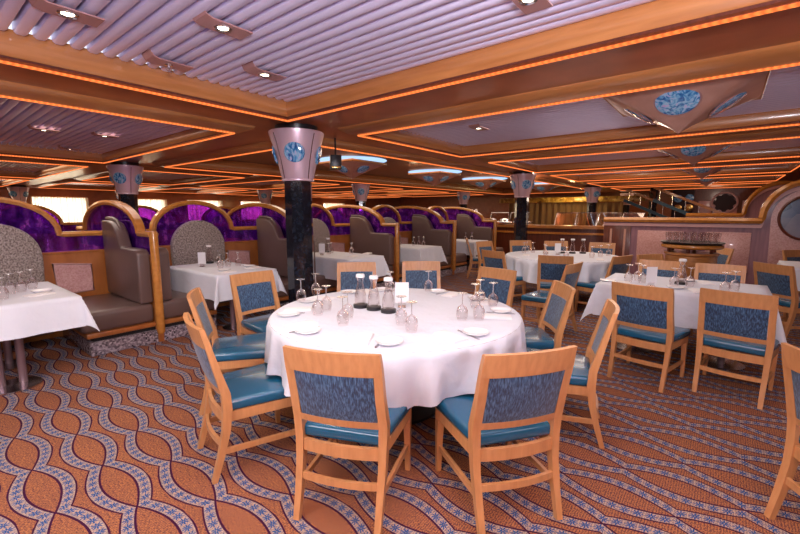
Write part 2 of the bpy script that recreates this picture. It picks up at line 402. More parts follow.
# hanging pyramids
def pyramid(glow=False):
    r = empty('pyramid_light', (0, 0, 0), 0, 'x', 'ceiling light', 'inverted pyramid lights with round glass discs')
    mb = MB(); s, zt, h = .58, 0, -.34; n = 9; vs = []; fs = []
    rings = []
    for k_ in range(n+1):
        t = k_/n; w = s*(1-t)**1.18+.004; z = h*t
        rings.append([(w*math.copysign(abs(math.cos(q*PI/20))**.22, math.cos(q*PI/20)), w*math.copysign(abs(math.sin(q*PI/20))**.22, math.sin(q*PI/20)), z) for q in range(40)])
    for q in rings: vs += q
    for k_ in range(n):
        for q in range(40): fs.append((k_*40+q, k_*40+(q+1) % 40, (k_+1)*40+(q+1) % 40, (k_+1)*40+q))
    fs.append(tuple(range(40))); mb.faces(vs, fs); mb.build('pyramid_shell', 'copper_panel', r, angle=1.2)
    MB().box(-.60, .60, -.60, .60, .0, .05, .008).build('base_plate', 'booth_wood', r)
    if glow: MB().lathe([(0, .085), (.80, .085), (.84, .095)], 40).build('painted_glow_disc', 'painted_dome_glow', r)  # flat emissive disc painting the blue glow of the lit ceiling dome
    # a round glass disc on each face
    for q in range(4):
        a = q*PI/2; t = .33; w = s*(1-t)**1.18; z = h*t
        nrm = Vector((1, 0, -1.45)).normalized()
        bb = MB(); bb.lathe([(.0, .018), (.14, .012), (.165, .004), (.17, -.01)], 28)
        rot = nrm.to_track_quat('Z', 'Y').to_matrix().to_4x4(); rot.translation = Vector((w+.008, 0, z))
        bmesh.ops.transform(bb.bm, matrix=Matrix.Rotation(a, 4, 'Z') @ rot, verts=bb.bm.verts)
        g_ = bb.build('glass_disc', 'art_glass', r)
        bb = MB(); bb.tube([(.172*math.cos(2*PI*i/28), .172*math.sin(2*PI*i/28), .0) for i in range(28)], .008, 6, True)
        bmesh.ops.transform(bb.bm, matrix=Matrix.Rotation(a, 4, 'Z') @ rot, verts=bb.bm.verts); bb.build('disc_rim', 'fixture_pink', g_)
    return r
PY = Proto(pyramid()); PG = Proto(pyramid(True))
for (x, y, z), lab in [((4.80, .42, 2.565), 'large inverted pyramid light with a blue glass disc, nearest at the upper right'),
                       ((8.6, .50, 2.60), 'inverted pyramid light just behind the large one, second in the right-hand row'),
                       ((12.3, .52, 2.60), 'third inverted pyramid light in the right-hand row, small and orange lit'),
                       ((15.9, .55, 2.60), 'farthest tiny inverted pyramid light in the right-hand row'),
                       ((7.15, 7.2, 2.62), 'inverted pyramid light behind the small black hanging speaker, just right of the near column'),
                       ((10.75, 7.2, 2.62), 'inverted pyramid light above the third booth divider, second right of the near column'),
                       ((14.1, 7.2, 2.62), 'inverted pyramid light just left of the middle column capital'),
                       ((18.2, 6.4, 2.62), 'far inverted pyramid light just right of the middle column capital'),
                       ((20.0, 4.9, 2.62), 'farthest inverted pyramid light beside the third column capital')]:
    (PG if y > 4 else PY).place((x, y, z), 0, lab)
spk = empty('hanging_speaker', (4.1, 4.47, 2.2), .9, 'small black box speaker hanging beside the near column capital', 'speaker')
MB().box(-.075, .075, -.08, .08, -.11, .09, .01).build('speaker_box', 'black_plastic', spk)
MB().box(-.079, -.073, -.065, .065, -.095, -.07, .002).build('speaker_badge', 'gold_metal', spk)
MB().tube([(0, 0, .09), (0, 0, .33)], .012, 8).build('mounting_rod', 'black_plastic', spk)

# ------------------------------------------------------------------ columns
def column():
    r = empty('column', (0, 0, 0), 0, 'x', 'column', 'black marble columns with pink metal capitals')
    mb = MB(); R = .175
    mb.lathe([(R, 0), (R, 1.88)], 8, close=True); bmesh.ops.rotate(mb.bm, cent=(0, 0, 0), matrix=Matrix.Rotation(PI/8, 3, 'Z'), verts=mb.bm.verts)
    mb.build('shaft', 'black_marble', r, angle=.3)
    mb = MB()
    for z in (.62, 1.25): mb.lathe([(R*.985, z-.004), (R*1.0, z)], 8)
    mb.bm.free()
    MB().lathe([(.19, 1.86), (.20, 1.87), (.20, 1.885), (.19, 1.895), (.198, 1.91), (.24, 2.10), (.30, 2.32), (.335, 2.42), (.34, 2.455), (.33, 2.462), (.10, 2.462)], 48).build('capital', 'capital_pink', r)
    MB().lathe([(.25, 2.455), (.26, 2.535)], 32, close=True).build('neck', 'black_plastic', r)
    mb = MB()
    for q in range(4):
        a = q*PI/2; pts = [((rr+.002)*math.cos(a), (rr+.002)*math.sin(a), z) for rr, z in ((.20, 1.89), (.24, 2.10), (.30, 2.32), (.336, 2.42))]
        mb.tube(pts, .005, 6)
    mb.build('seam', 'dark_wood', r)
    for q in range(4):
        a = PI/4+q*PI/2; bb = MB()
        bb.lathe([(0, .02), (.08, .018), (.115, .008), (.125, -.02)], 28)
        d = Vector((1, 0, -.22)).normalized(); rot = d.to_track_quat('Z', 'Y').to_matrix().to_4x4(); rot.translation = Vector((.268, 0, 2.19))
        bmesh.ops.transform(bb.bm, matrix=Matrix.Rotation(a, 4, 'Z') @ rot, verts=bb.bm.verts)
        bb.build('glass_disc', 'art_glass', r)
    return r
CO = Proto(column())
for X, Y, lab in [(3.28, 4.28, 'near black marble column with pink metal capital, behind the big round table'),
                  (10.56, 4.28, 'black marble column with pink capital in front of the buffet counter, middle of the photo'),
                  (17.84, 4.28, 'far black column with small pink capital right of the buffet glass guards'),
                  (25.1, 4.28, 'farthest black column with pink capital above the left end of the low wall'),
                  (3.28, 10.23, 'column behind the left booths between the two curtained windows'),
                  (10.56, 10.23, 'slim far column with pink capital right of the near column, above the booth arches'),
                  (17.84, 10.23, 'far column with pale capital above the last booth'),
                  (10.56, 16.18, 'far column with capital just left of the near column'),
                  (6.92, 22.1, 'most distant column, left of the second booth arch'),
                  (3.28, 22.1, 'distant column beside the first curtained window')]:
    CO.place((X, Y, 0), 0, lab)

# ------------------------------------------------------------------ outer walls and windows
def wallbox(name, *a, mat='far_dark'): return struct(MB().box(*a).build(name, mat, smooth=False))
wallbox('wall_left', -9, 30, 24.1, 24.3, 0, 3.2, mat='soffit_wood')
wallbox('wall_back', -9.2, -9, -9, 24.3, 0, 3.2)
wallbox('wall_right', -9, 30, -9.2, -9, 0, 3.2, mat='purple_wood')
wallbox('wall_far', 30, 30.2, -9, 24.3, 0, 3.2, mat='soffit_wood')
def curtain_mb(w, h):
    mb = MB(); n = 90; vs = []; fs = []
    for i in range(n+1):
        x = -w/2+w*i/n; d = .09*math.sin(i*1.25)+.05*math.sin(i*.53+1)
        vs += [(x, d, 0), (x, d*.8, h)]
    for i in range(n): fs.append((2*i, 2*i+2, 2*i+3, 2*i+1))
    return mb.faces(vs, fs)
wn = 0
for xc in (1.55, 4.95, 8.45, 11.6, 14.9, 18.3, 21.7):
    wn += 1
    wf = struct(empty('window_%d' % wn, (xc, 24.1, 0)))
    mb = MB(); mb.box(-1.02, 1.02, -.06, 0, .88, .95).box(-1.02, 1.02, -.06, 0, 2.12, 2.2).box(-1.02, -.95, -.06, 0, .95, 2.12).box(.95, 1.02, -.06, 0, .95, 2.12)
    mb.build('window_frame', 'moulding_wood', wf)
    MB().faces([(-.95, -.02, .95), (.95, -.02, .95), (.95, -.02, 2.12), (-.95, -.02, 2.12)], [(0, 1, 2, 3)]).build('window_pane', 'window_glow', wf, False)
    c = curtain_mb(2.0, 1.27).build('curtain', 'curtain', None, loc=(xc, 23.85, .88))
    nm = ['behind the round booth panel at the far left', 'in full view above the near booth, left', 'just right of the left column, above the rail', 'seen pink through the first booth arch', 'seen through the second booth arch', 'seen through the third arch, small', 'farthest along the window wall'][wn-1]
    tag(c, 'cream pleated curtain glowing with daylight, ' + nm, 'curtain', 'cream curtains along the window wall')

# ------------------------------------------------------------------ booths
YW = 6.15; PITB = 2.15; XC0 = .65
def arch_pts(xc, z0, r, h, n=14, a0=0, a1=PI): return [(xc-r*math.cos(a0+(a1-a0)*k_/n), z0+h*math.sin(a0+(a1-a0)*k_/n)) for k_ in range(n+1)]
def partition():
    r = empty('booth_partition', (0, 0, 0), 0, 'x', 'partition', 'arched booth partitions with purple glass')
    W = PITB/2
    MB().box(-W, W, -.04, .04, 0, 1.0, .004).build('wood_panel', 'booth_wood', r)
    MB().box(-W, W, -.05, .05, .985, 1.015, .006).build('ledge', 'booth_wood', r)
    top = [(-W, 1.22), (-.6, 1.22)]+arch_pts(0, 1.22, .57, .40)+[(.6, 1.22), (W, 1.22)]
    MB().prism([(-W, 1.01)]+top+[(W, 1.01)], 'y', -.008, .008).build('glass_panel', 'purple_glass', r, False)
    pth = [(x, 0, z) for x, z in top]
    MB().sweep(pth, [(-.05, -.03), (.05, -.03), (.06, .0), (.045, .028), (-.045, .028), (-.06, 0)], up=(0, 0, 1)).build('top_rail', 'rail_wood', r)
    for s_ in (-1, 1):
        x0, x1 = sorted((s_*.47, s_*.84))
        MB().prism([(x0+.03, .5), (x1-.0, .52), (x1, .84), (x0, .88)], 'y', -.055, -.042).build('marble_inset', 'pink_marble', r)
        MB().tube([(x0+.03, -.052, .5), (x1, -.052, .52), (x1, -.052, .84), (x0, -.052, .88)], .012, 6, True).build('inset_frame', 'fixture_pink', r)
    pts = [(-.36, .45)]+[(-.38, .85)]+arch_pts(0, .98, .38, .38, 16)+[(.38, .85), (.36, .45)]
    MB().prism(pts, 'y', -.15, -.045, .02).build('round_back_panel', 'panel_fabric', r)
    MB().box(-.38, .38, -.35, -.05, .12, .45, .03).build('end_seat', 'vinyl_taupe', r)
    return r
PT = Proto(partition())
nm = ['behind the near left table', 'behind the second booth table', 'right behind the near column', 'in the third booth right of the column', 'in the fourth booth from the left', 'at the far end of the booth row']
for k_ in range(5): PT.place((XC0+PITB*k_, YW, 0), 0, 'wooden booth partition with arched purple glass, ' + nm[k_])
for k_ in range(7):
    PT.place((XC0+PITB*k_-1.0, 11.6, 0), PI, 'partition of the row of booths beyond, arch %s from the left' % ['first', 'second', 'third', 'fourth', 'fifth', 'sixth', 'seventh'][k_], 'arched partitions of the farther booth row')
# dividers run along Y
def divider():
    r = empty('booth_divider', (0, 0, 0), 0, 'x', 'partition', 'booth dividers with wooden end posts')
    y0 = 4.95-YW; yR = -y0
    def tp(lo):
        return [(y0, 1.235), (y0+.34, 1.235)]+arch_pts(.2, 1.235, 1.04, .37, 18)+[(1.27, 1.235), (1.6, 1.235)]
    P_ = tp(0)
    MB().prism([(y0, 1.0)]+P_+[(1.6, 1.0)], 'x', -.008, .008).build('glass_panel', 'purple_glass', r, False)
    MB().sweep([(0, y, z) for y, z in P_], [(-.045, -.03), (.045, -.03), (.055, 0), (.04, .03), (-.04, .03), (-.055, 0)]).build('top_rail', 'rail_wood', r)
    MB().box(-.03, .03, y0, 1.6, .0, 1.0, .004).build('wood_panel', 'booth_wood', r)
    for yp in (y0, 1.6):
        MB().lathe([(.001, 0), (.03, .0), (.040, .02), (.044, .05), (.044, 1.135), (.04, 1.165), (.001, 1.175)], 20, (0, yp, .10 if yp < 0 else 0.0)).build('post', 'rail_wood', r)
    return r
DV = Proto(divider())
def bench():
    """seat facing +X, back against x=0"""
    r = empty('booth_bench', (0, 0, 0), 0, 'x', 'bench', 'taupe upholstered booth benches')
    y0, y1 = 4.99-YW, -.06
    MB().box(.0, .66, y0-.02, y1, 0, .14, .004).build('stone_plinth', 'granite', r)
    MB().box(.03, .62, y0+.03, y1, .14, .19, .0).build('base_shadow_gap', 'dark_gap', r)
    MB().box(.0, .68, y0-.01, y1, .185, .235, .008).build('wood_base', 'booth_wood', r)
    MB().box(.035, .72, y0, y1, .235, .455, .05, 4).build('seat_cushion', 'vinyl_taupe', r)
    out = [(y0+.0, .46), (y0, 1.02), (y0+.05, 1.07), (-.66, 1.07), (-.62, 1.14), (-.55, 1.26), (-.44, 1.35), (-.28, 1.38), (y1, 1.38), (y1, .46)]
    MB().prism(out, 'x', .035, .17, .025).build('backrest', 'vinyl_taupe', r)
    out2 = [(-.63, 1.08), (-.59, 1.13), (-.52, 1.275), (-.42, 1.37), (-.28, 1.40)]
    MB().tube([(.10, y, z) for y, z in out2]+[(.10, y1, 1.40)], .022, 8, up=(1, 0, 0)).build('piping', 'vinyl_taupe', r)
    return r
BE = Proto(bench())
XD = [1.80+PITB*k_ for k_ in range(5)]
dn = ['first booth divider from the left, its post nearest the camera', 'second booth divider, mostly hidden behind the near marble column', 'third booth divider with a square-cornered end right of the column', 'fourth booth divider, left of the small booth table with glasses', 'last booth divider before the buffet counter']
for k_, X in enumerate(XD):
    DV.place((X, YW, 0), 0, dn[k_])
    BE.place((X, YW, 0), 0, 'taupe bench on the right-hand side of the ' + dn[k_].split(',')[0].replace(' with a square-cornered end right of the column', ''))
    # mirrored copy: the bench on the left-hand side of the divider
    nb = dup(BE.root, None, (X, YW, 0), 0, 'taupe bench on the left-hand side of the ' + dn[k_].split(',')[0].replace(' with a square-cornered end right of the column', ''))
    nb.scale = (-1, 1, 1)

# ------------------------------------------------------------------ chairs
def bx(z): return -.195-max(0, z-.45)*.25
def curved(y0, y1, z0, z1, th, bow, off=0, ny=12, nz=4, pad=0):
    mb = MB(); vs = []; fs = []
    W = .24
    for s_ in (-1, 1):
        for j in range(nz+1):
            z = z0+(z1-z0)*j/nz
            for i in range(ny+1):
                y = y0+(y1-y0)*i/ny; e = (1-abs(2*i/ny-1)**4)*(1-abs(2*j/nz-1)**4)
                vs.append((bx(z)+off-bow*(1-(y/W)**2)+s_*(th/2+pad*e), y, z))
    k = (ny+1)*(nz+1)
    for j in range(nz):
        for i in range(ny):
            a = j*(ny+1)+i; q = (a, a+1, a+ny+2, a+ny+1); fs.append(q[::-1]); fs.append(tuple(v+k for v in q))
    for i in range(ny):
        fs.append((i, i+1, k+i+1, k+i)); t = nz*(ny+1); fs.append((t+i, k+t+i, k+t+i+1, t+i+1))
    for j in range(nz):
        a = j*(ny+1); fs.append((a, k+a, k+a+ny+1, a+ny+1)); a += ny; fs.append((a, a+ny+1, k+a+ny+1, k+a))
    return mb.faces(vs, fs)
def chair():
    r = empty('dining_chair', (0, 0, 0), 0, 'x', 'chair')
    # seat
    bb = bmesh.new(); bmesh.ops.create_cube(bb, size=1)
    for v in bb.verts:
        f = v.co.x > 0; v.co = Vector((.245 if f else -.205, (1 if v.co.y > 0 else -1)*(.258 if f else .21), .452 if v.co.z > 0 else .385))
    bmesh.ops.bevel(bb, geom=bb.edges[:], offset=.024, segments=3, affect='EDGES', profile=.55)
    MB().add(bb).build('seat', 'vinyl_blue', r)
    mb = MB(); fr = [(-.2, -.2), (.225, -.235), (.225, .235), (-.2, .2)]
    for i in range(3):
        a, b_ = fr[i], fr[(i+1) % 4]; mb.sweep([(a[0], a[1], .358), (b_[0], b_[1], .358)], [(-.011, -.028), (.011, -.028), (.011, .028), (-.011, .028)])
    mb.sweep([(-.205-.025*(1-(y/.21)**2), y, .356) for y in [(-.205+.41*i/10) for i in range(11)]], [(-.010, -.030), (.010, -.030), (.010, .030), (-.010, .030)])
    mb.build('seat_frame', 'chair_wood', r)
    def sec(w, d): return [(-w/2, -d/2), (w/2, -d/2), (w/2, d/2), (-w/2, d/2)]
    for s_ in (-1, 1):
        MB().sweep([(.225, s_*.225, 0), (.22, s_*.225, .2), (.212, s_*.222, .385)], lambda i: sec((.026, .034, .044)[i], (.026, .034, .044)[i]), up=(1, 0, 0)).build('leg', 'chair_wood', r)
        pth = [(-.285, s_*.205, 0), (-.245, s_*.207, .14), (-.212, s_*.21, .28), (-.2, s_*.212, .40), (-.205, s_*.216, .50), (bx(.65), s_*.212, .65), (bx(.80), s_*.214, .80), (bx(.872), s_*.216, .872)]
        w_ = (.028, .034, .042, .05, .046, .036, .028, .022); v_ = (.03, .034, .036, .040, .042, .042, .040, .03)
        MB().sweep(pth, lambda i: sec(v_[i], w_[i]), up=(1, 0, 0)).build('leg', 'chair_wood', r)
        MB().sweep([(-.235, s_*.207, .165), (.222, s_*.224, .15)], sec(.018, .03)).build('stretcher', 'chair_wood', r)
    curved(-.229, .229, .765, .878, .024, .03, 0).build('top_rail', 'chair_wood', r)
    curved(-.190, .190,   .52, .768, .02, .028, .002, pad=.008, nz=6).build('back_pad', 'chair_fabric', r)
    curved(-.206, .206,   .488, .524, .022, .028, 0, nz=2).build('back_rail', 'chair_wood', r)
    pts = [(-.228-.025*(1-(y/.21)**2), y, .205) for y in [(-.205+.41*i/10) for i in range(11)]]
    MB().sweep(pts, sec(.018, .034)).build('stretcher', 'chair_wood', r)
    return r
CH = Proto(chair())
G1 = 'ten chairs round the big near table'; G2 = 'chairs round the second round table'; G3 = 'chairs at the rectangular table on the right'
def put(mx_, my_, deg, lab, group, z=0):
    a = math.radians(deg); return CH.place((mx_+.30*math.cos(a), my_+.30*math.sin(a), z), a, lab, group)
B = 'blue-seated chair '
for c in [
 (1.15, 1.31, 24, 'with its back to us at front left of the big round table', G1),
 (1.70, .62, 54, 'with its back to us at front right of the big round table', G1),
 (2.86, .53, 106, 'seen edge-on at the right of the big round table', G1),
 (3.45, 1.01, 126, 'turned away, second on the right side of the big round table', G1),
 (4.0, 1.86, 170, 'facing the camera across the big round table at its far right', G1),
 (4.02, 2.88, 218, 'facing us behind the big round table, right of the menu card', G1),
 (3.45, 3.43, 224, 'facing the camera behind the big round table, left of the carafes', G1),
 (2.2, 3.66, 270, 'at the back left of the big round table beside the near marble column', G1),
 (1.37, 3.08, 328, 'second on the left side, its curved top just behind another chair', G1),
 (1.0, 2.28, 345, 'at the left of the big round table, nearest the open carpet', G1),
 (2.36, -.41, -50, 'cut off by the right edge of the photo, nearest the camera', 'near right-edge chair'),
 (3.85, .50, -10, 'seen from behind, left of two in front of the rectangular table', G3),
 (3.97, -.12, -8, 'seen from behind, right of two in front of the rectangular table', G3),
 (5.93, .58, 180, 'facing the camera behind the rectangular table menu card', G3),
 (5.94, 0, 180, 'facing us behind the rectangular table, its right-hand one', G3),
 (7.6, 3.85, 255, 'at the far left, in front of the last small booth table', 'chair beside the last booth'),
 (5.86, 2.82, -17, 'turned away at the left end of the second round table', G2),
 (8.35, 3.38, 222, 'facing us at the back left of the second round table', G2),
 (8.62, 2.72, 205, 'facing us behind the second round table, left of its menu card', G2),
 (5.72, 1.80, 15, 'back to us at the near side of the second round table', G2),
 (5.01, 1.35, 84, 'turned sideways in the aisle between the two round tables', G2),
 (8.75, 1.86, 185, 'facing us behind the second round table, right of the carafes', G2),
 (6.31, 1.07, 70, 'turned away at the right end of the second round table', G2),
 (6.75, .80, 235, 'only its plain wooden top showing left of the service stand', 'chairs near the service stand'),
 (6.41, -.48, -46, 'turned away right of the rectangular table, facing the right-edge table', 'chairs at the table on the right edge'),
 (8.95, -.92, 225, 'behind the table at the right edge, under the round wall window', 'chairs at the table on the right edge'),
 (8.75, .0, 130, 'seen edge-on against the pink wall panel right of the service stand', 'chairs near the service stand'),
 (15.35, 3.55, 219, 'small and far behind the most distant table, left one', 'chairs at the most distant table'),
 (15.3, 2.35, 200, 'small and far behind the most distant table, right one', 'chairs at the most distant table'),
 (8.15, 4.55, 300, 'seen edge-on beside the last small booth table', 'chair beside the last booth'),
]:
    put(*c[:3], B+c[3], c[4])

# ------------------------------------------------------------------ tables and cloths
def round_cloth(R, drop, seed, folds=22):
    rnd = random.Random(seed); ph = [rnd.uniform(0, 6.28) for _ in range(6)]
    mb = MB(); n = 220; prof = [(0, 0), (R*.3, 0), (R*.7, 0), (R*.95, 0), (R*.985, -.003), (R, -.014)]
    for i in range(1, 9): prof.append((R+.008+.012*i/8, -.014-(drop-.014)*i/8))
    def wob(a, r, z):
        if z > -.02: return 0
        t = -z/drop
        return t*(.036*math.sin(folds*a+ph[0]+.8*math.sin(3*a+ph[1]))+.016*math.sin(9*a+ph[2])+.02*math.sin(4*a+ph[3])+.016*math.sin(37*a+ph[4]))
    mb.lathe(prof, n, wob=wob)
    for v in mb.bm.verts:
        if v.co.z < -.05:
            a = math.atan2(v.co.y, v.co.x); v.co.z += (-v.co.z/drop)*(.035*math.sin(4*a+ph[5])+.008*math.sin(22*a))
    return mb
def rect_cloth(w, l, drop, seed):
    rnd = random.Random(seed); p = [rnd.uniform(0, 6.28) for _ in range(6)]
    def axis(h):
        a = [-h-drop+drop*i/8 for i in range(8)]; m_ = [-h+2*h*i/16 for i in range(17)]; return a+m_+[-v for v in a[::-1]]
    ax, ay = axis(w/2), axis(l/2); vs = []; fs = []
    for x in ax:
        for y in ay:
            ux = max(0, abs(x)-w/2); uy = max(0, abs(y)-l/2); sx = 1 if x > 0 else -1; sy = 1 if y > 0 else -1
            bxx = max(-w/2, min(w/2, x)); byy = max(-l/2, min(l/2, y)); rho = math.hypot(ux, uy)
            if rho == 0: vs.append((x, y, 0)); continue
            th = math.atan2(uy, ux)
            if ux and uy: d = rho*(1-.12*math.sin(2*th)); out = .10*rho+.22*rho*math.sin(2*th)**2
            else: d = rho; out = .10*rho
            s_ = (x if uy and not ux else y)
            wv_ = (d/drop)*(.012*math.sin(11*s_+p[0])+.009*math.sin(23*s_+p[1])) if not (ux and uy) else 0
            vs.append((bxx+sx*(out+wv_)*math.cos(th), byy+sy*(out+wv_)*math.sin(th), -d+.004))
    n = len(ay)
    for i in range(len(ax)-1):
        for j in range(n-1): fs.append((i*n+j, (i+1)*n+j, (i+1)*n+j+1, i*n+j+1))
    return MB().faces(vs, fs)
def table(loc, kind, size, lab, clab, seed, drop=.3, rz=0):
    t = empty('round_table' if kind == 'round' else 'dining_table', loc, rz, lab, 'table')
    if kind == 'round':
        MB().lathe([(0, .715), (size, .715), (size, .74), (0, .74)], 64).build('tabletop', 'dark_wood', t)
        MB().lathe([(.33, 0), (.33, .02), (.06, .05), (.05, .1), (.05, .70), (.2, .715)], 24, close=True).build('pedestal', 'black_plastic', t)
        c = round_cloth(size+.006, drop, seed).build('tablecloth', 'linen', None, loc=(loc[0], loc[1], loc[2]+.748), angle=3)
    else:
        w, l = size
        MB().box(-w/2, w/2, -l/2, l/2, .71, .74, .004).build('tabletop', 'dark_wood', t)
        for s_ in (-1, 1):
            for q in (-.07, .07):
                MB().lathe([(.03, 0), (.03, .71)], 16, (q, s_*l*.28, 0), close=True).build('leg', 'leg_pink', t)
            MB().lathe([(.19, .0), (.19, .015), (.05, .03)], 24, (0, s_*l*.28, 0), close=True).build('foot', 'steel', t)
        c = rect_cloth(w+.012, l+.012, drop, seed).build('tablecloth', 'linen', None, loc=(loc[0], loc[1], loc[2]+.748), angle=3)
        c.rotation_euler = (0, 0, rz)
    tag(c, clab, 'tablecloth'); return t
T1 = (2.30, 1.88, 0); T2 = (7.08, 2.12, 0)
table(T1, 'round', .91, 'big round table on a central pedestal under the near white cloth', 'white cloth with ruffled drop on the big round table in the middle', 1, .31)
table(T2, 'round', .93, 'second round table farther back, under a white cloth', 'white cloth on the second round table, lit warm on top, behind the near chairs', 2, .34)
table((4.94, .30, 0), 'rect', (.95, 1.36), 'rectangular table on the right between four chairs', 'white cloth with hanging corners on the rectangular table at right', 3, .32)
table((.50, 4.97, 0), 'rect', (.93, 1.22), 'near left booth table with metal legs', 'white cloth on the near left booth table, cut by the left edge of the photo', 4, .27)
table((2.67, 5.2, 0), 'rect', (.78, 1.36), 'table of the second booth, under a long white cloth', 'white cloth with pointed corner on the second booth table, left of the near column', 5, .30)
table((4.74, 5.12, 0), 'rect', (.80, 1.3), 'table of the third booth, just right of the near column', 'white cloth on the booth table just right of the near column', 6, .34)
table((6.98, 5.25, 0), 'rect', (.78, 1.0), 'table of the fourth booth, small in the photo', 'white cloth on the small booth table in the middle distance with four glasses', 7, .34)
table((9.3, 5.25, 0), 'rect', (.75, .9), 'table of the last booth before the buffet counter', 'white cloth on the farthest booth table beside the edge-on chair', 8, .34)
table((7.9, -1.35, 0), 'rect', (1.0, 1.3), 'table at the right edge of the photo', 'white cloth corner on the table at the right edge of the photo', 9, .3)
table((14.2, 2.9, 0), 'rect', (1.0, 1.5), 'most distant table in front of the buffet counter', 'pale cloth on the most distant table left of the low wall', 10, .34)

# ------------------------------------------------------------------ tableware
TZ = .749
def glass_inv():
    r = empty('wine_glass', (0, 0, 0), 0, 'x', 'wine glass')
    MB().lathe([(.031, 0), (.036, .02), (.0405, .045), (.0385, .07), (.028, .092), (.010, .105), (.004, .112)], 22).build('bowl', 'clear_glass', r)
    MB().lathe([(.004, .110), (.0035, .15), (.0045, .178)], 10).build('stem', 'glass_foot', r)
    MB().lathe([(.0045, .177), (.02, .184), (.035, .187), (.035, .189), (0, .189)], 22).build('foot', 'glass_foot', r)
    return r
GL = Proto(glass_inv())
ORD = ['first', 'second', 'third', 'fourth', 'fifth', 'sixth', 'seventh', 'eighth', 'ninth', 'tenth', 'eleventh', 'twelfth', 'thirteenth', 'fourteenth', 'fifteenth', 'sixteenth', 'seventeenth']
def glasses(pts, where, group, z=TZ, flat=False):
    pts = sorted(pts, key=lambda p: px(p[0], p[1], z))
    for i, p in enumerate(pts):
        pos = ORD[i]+' from the left' if len(pts) > 1 else ''
        if len(pts) == 2: pos = ('left', 'right')[i]+' one'
        lab = 'upside-down clear wine glass, %s %s' % (pos, where)
        if flat and False: pass
        GL.place((p[0], p[1], z), 0, lab, group)
glasses([(2.03, 2.66), (2.30, 2.80), (1.834, 2.217), (1.96, 2.27), (1.767, 1.888), (1.90, 1.98), (2.015, 1.60), (1.927, 1.45), (3.05, 2.10), (2.359, 1.345), (2.44, 1.26), (2.726, 1.442), (2.86, 1.36), (2.92, 1.50), (2.80, 2.35)], 'of those on the big round table', 'wine glasses on the big round table')
glasses([(4.76, .74), (4.93, .68), (4.80, .62), (4.72, .34), (5.05, .30), (4.86, .22), (4.66, -.05), (4.82, -.12)], 'of those on the rectangular table', 'wine glasses on the rectangular table')
glasses([(7.05, 2.78), (7.28, 2.82), (7.16, 2.66), (6.64, 2.25), (6.55, 1.9), (6.95, 1.62), (7.2, 1.55), (7.45, 1.48), (6.9, 2.35)], 'of those on the second round table', 'wine glasses on the second round table')
glasses([(.52, 4.7), (.60, 4.95), (.68, 5.0), (.50, 4.98), (.78, 5.15), (.40, 4.6)], 'of those on the near left booth table', 'wine glasses on the near left booth table')
glasses([(2.6, 5.55), (2.62, 5.1), (2.85, 5.6), (2.78, 5.2), (2.9, 5.15)], 'of those on the second booth table', 'wine glasses on the second booth table')
glasses([(4.75, 5.6), (4.85, 5.45), (5.0, 5.1), (5.12, 5.2), (4.7, 5.35)], 'on the booth table right of the column', 'wine glasses on the third booth table')
glasses([(7.0, 5.6), (7.1, 5.3), (7.3, 5.3), (7.2, 5.1)], 'of those on the small fourth booth table', 'wine glasses on the fourth booth table')
glasses([(9.4, 5.3), (9.55, 5.2)], 'on the farthest booth table', 'wine glasses on the farthest booth table')
glasses([(14.0, 3.2), (14.1, 2.5)], 'on the most distant table', 'wine glasses on the most distant table')

def carafe():
    r = empty('carafe', (0, 0, 0), 0, 'x', 'carafe')
    MB().lathe([(.0, .018), (.040, .019), (.045, .05), (.044, .10), (.030, .155), (.022, .185), (.024, .215), (.032, .235)], 24).build('glass_body', 'clear_glass', r)
    MB().lathe([(0, 0), (.056, 0), (.056, .024), (.046, .027), (0, .024)], 28).build('black_base', 'black_plastic', r)
    MB().lathe([(0, .262), (.03, .26), (.034, .252), (.034, .236), (0, .234)], 24).build('lid', 'white_plastic', r)
    return r
CA = Proto(carafe())
for x, y, lab in [(2.20, 2.15, 'white-lidded carafe on a black base, left of three on the big round table'),
                  (2.21, 2.02, 'white-lidded carafe on a black base, middle of three on the big round table'),
                  (2.215, 1.88, 'glass carafe with white lid on a black base, right of three beside the menu card'),
                  (7.45, 2.24, 'clear carafe beside the menu card on the second round table'),
                  (7.52, 2.08, 'clear carafe second from left on the second round table'),
                  (7.62, 1.93, 'clear carafe rightmost on the second round table'),
                  (4.98, .30, 'clear carafe with white lid on the rectangular table'),
                  (.30, 4.85, 'clear carafe with white lid on the near left booth table'),
                  (2.8, 5.75, 'clear carafe with white lid on the second booth table'),
                  (4.95, 5.65, 'clear carafe with white lid on the booth table right of the column')]:
    CA.place((x, y, TZ), 0, lab, 'water carafes on the tables')
def menu():
    r = empty('menu_card', (0, 0, 0), 0, 'x', 'menu card')
    MB().box(-.052, .052, -.002, .002, .035, .195).build('card', 'white_plastic', r)
    MB().box(-.03, .03, -.03, .03, 0, .008, .002).box(-.03, .03, -.006, .006, .008, .045).build('stand', 'clear_glass', r)
    return r
ME = Proto(menu())
for x, y, lab in [(2.40, 1.90, 'white menu card standing by the carafes on the big round table'),
                  (4.63, .52, 'white menu card standing on the rectangular table at right'),
                  (7.15, 2.22, 'white menu card standing on the second round table'),
                  (2.55, 5.45, 'white menu card standing on the second booth table'),
                  (4.55, 5.35, 'white menu card on the third booth table, beside the column')]:
    ME.place((x, y, TZ), -math.pi/2+YA, lab, 'menu cards on the tables')
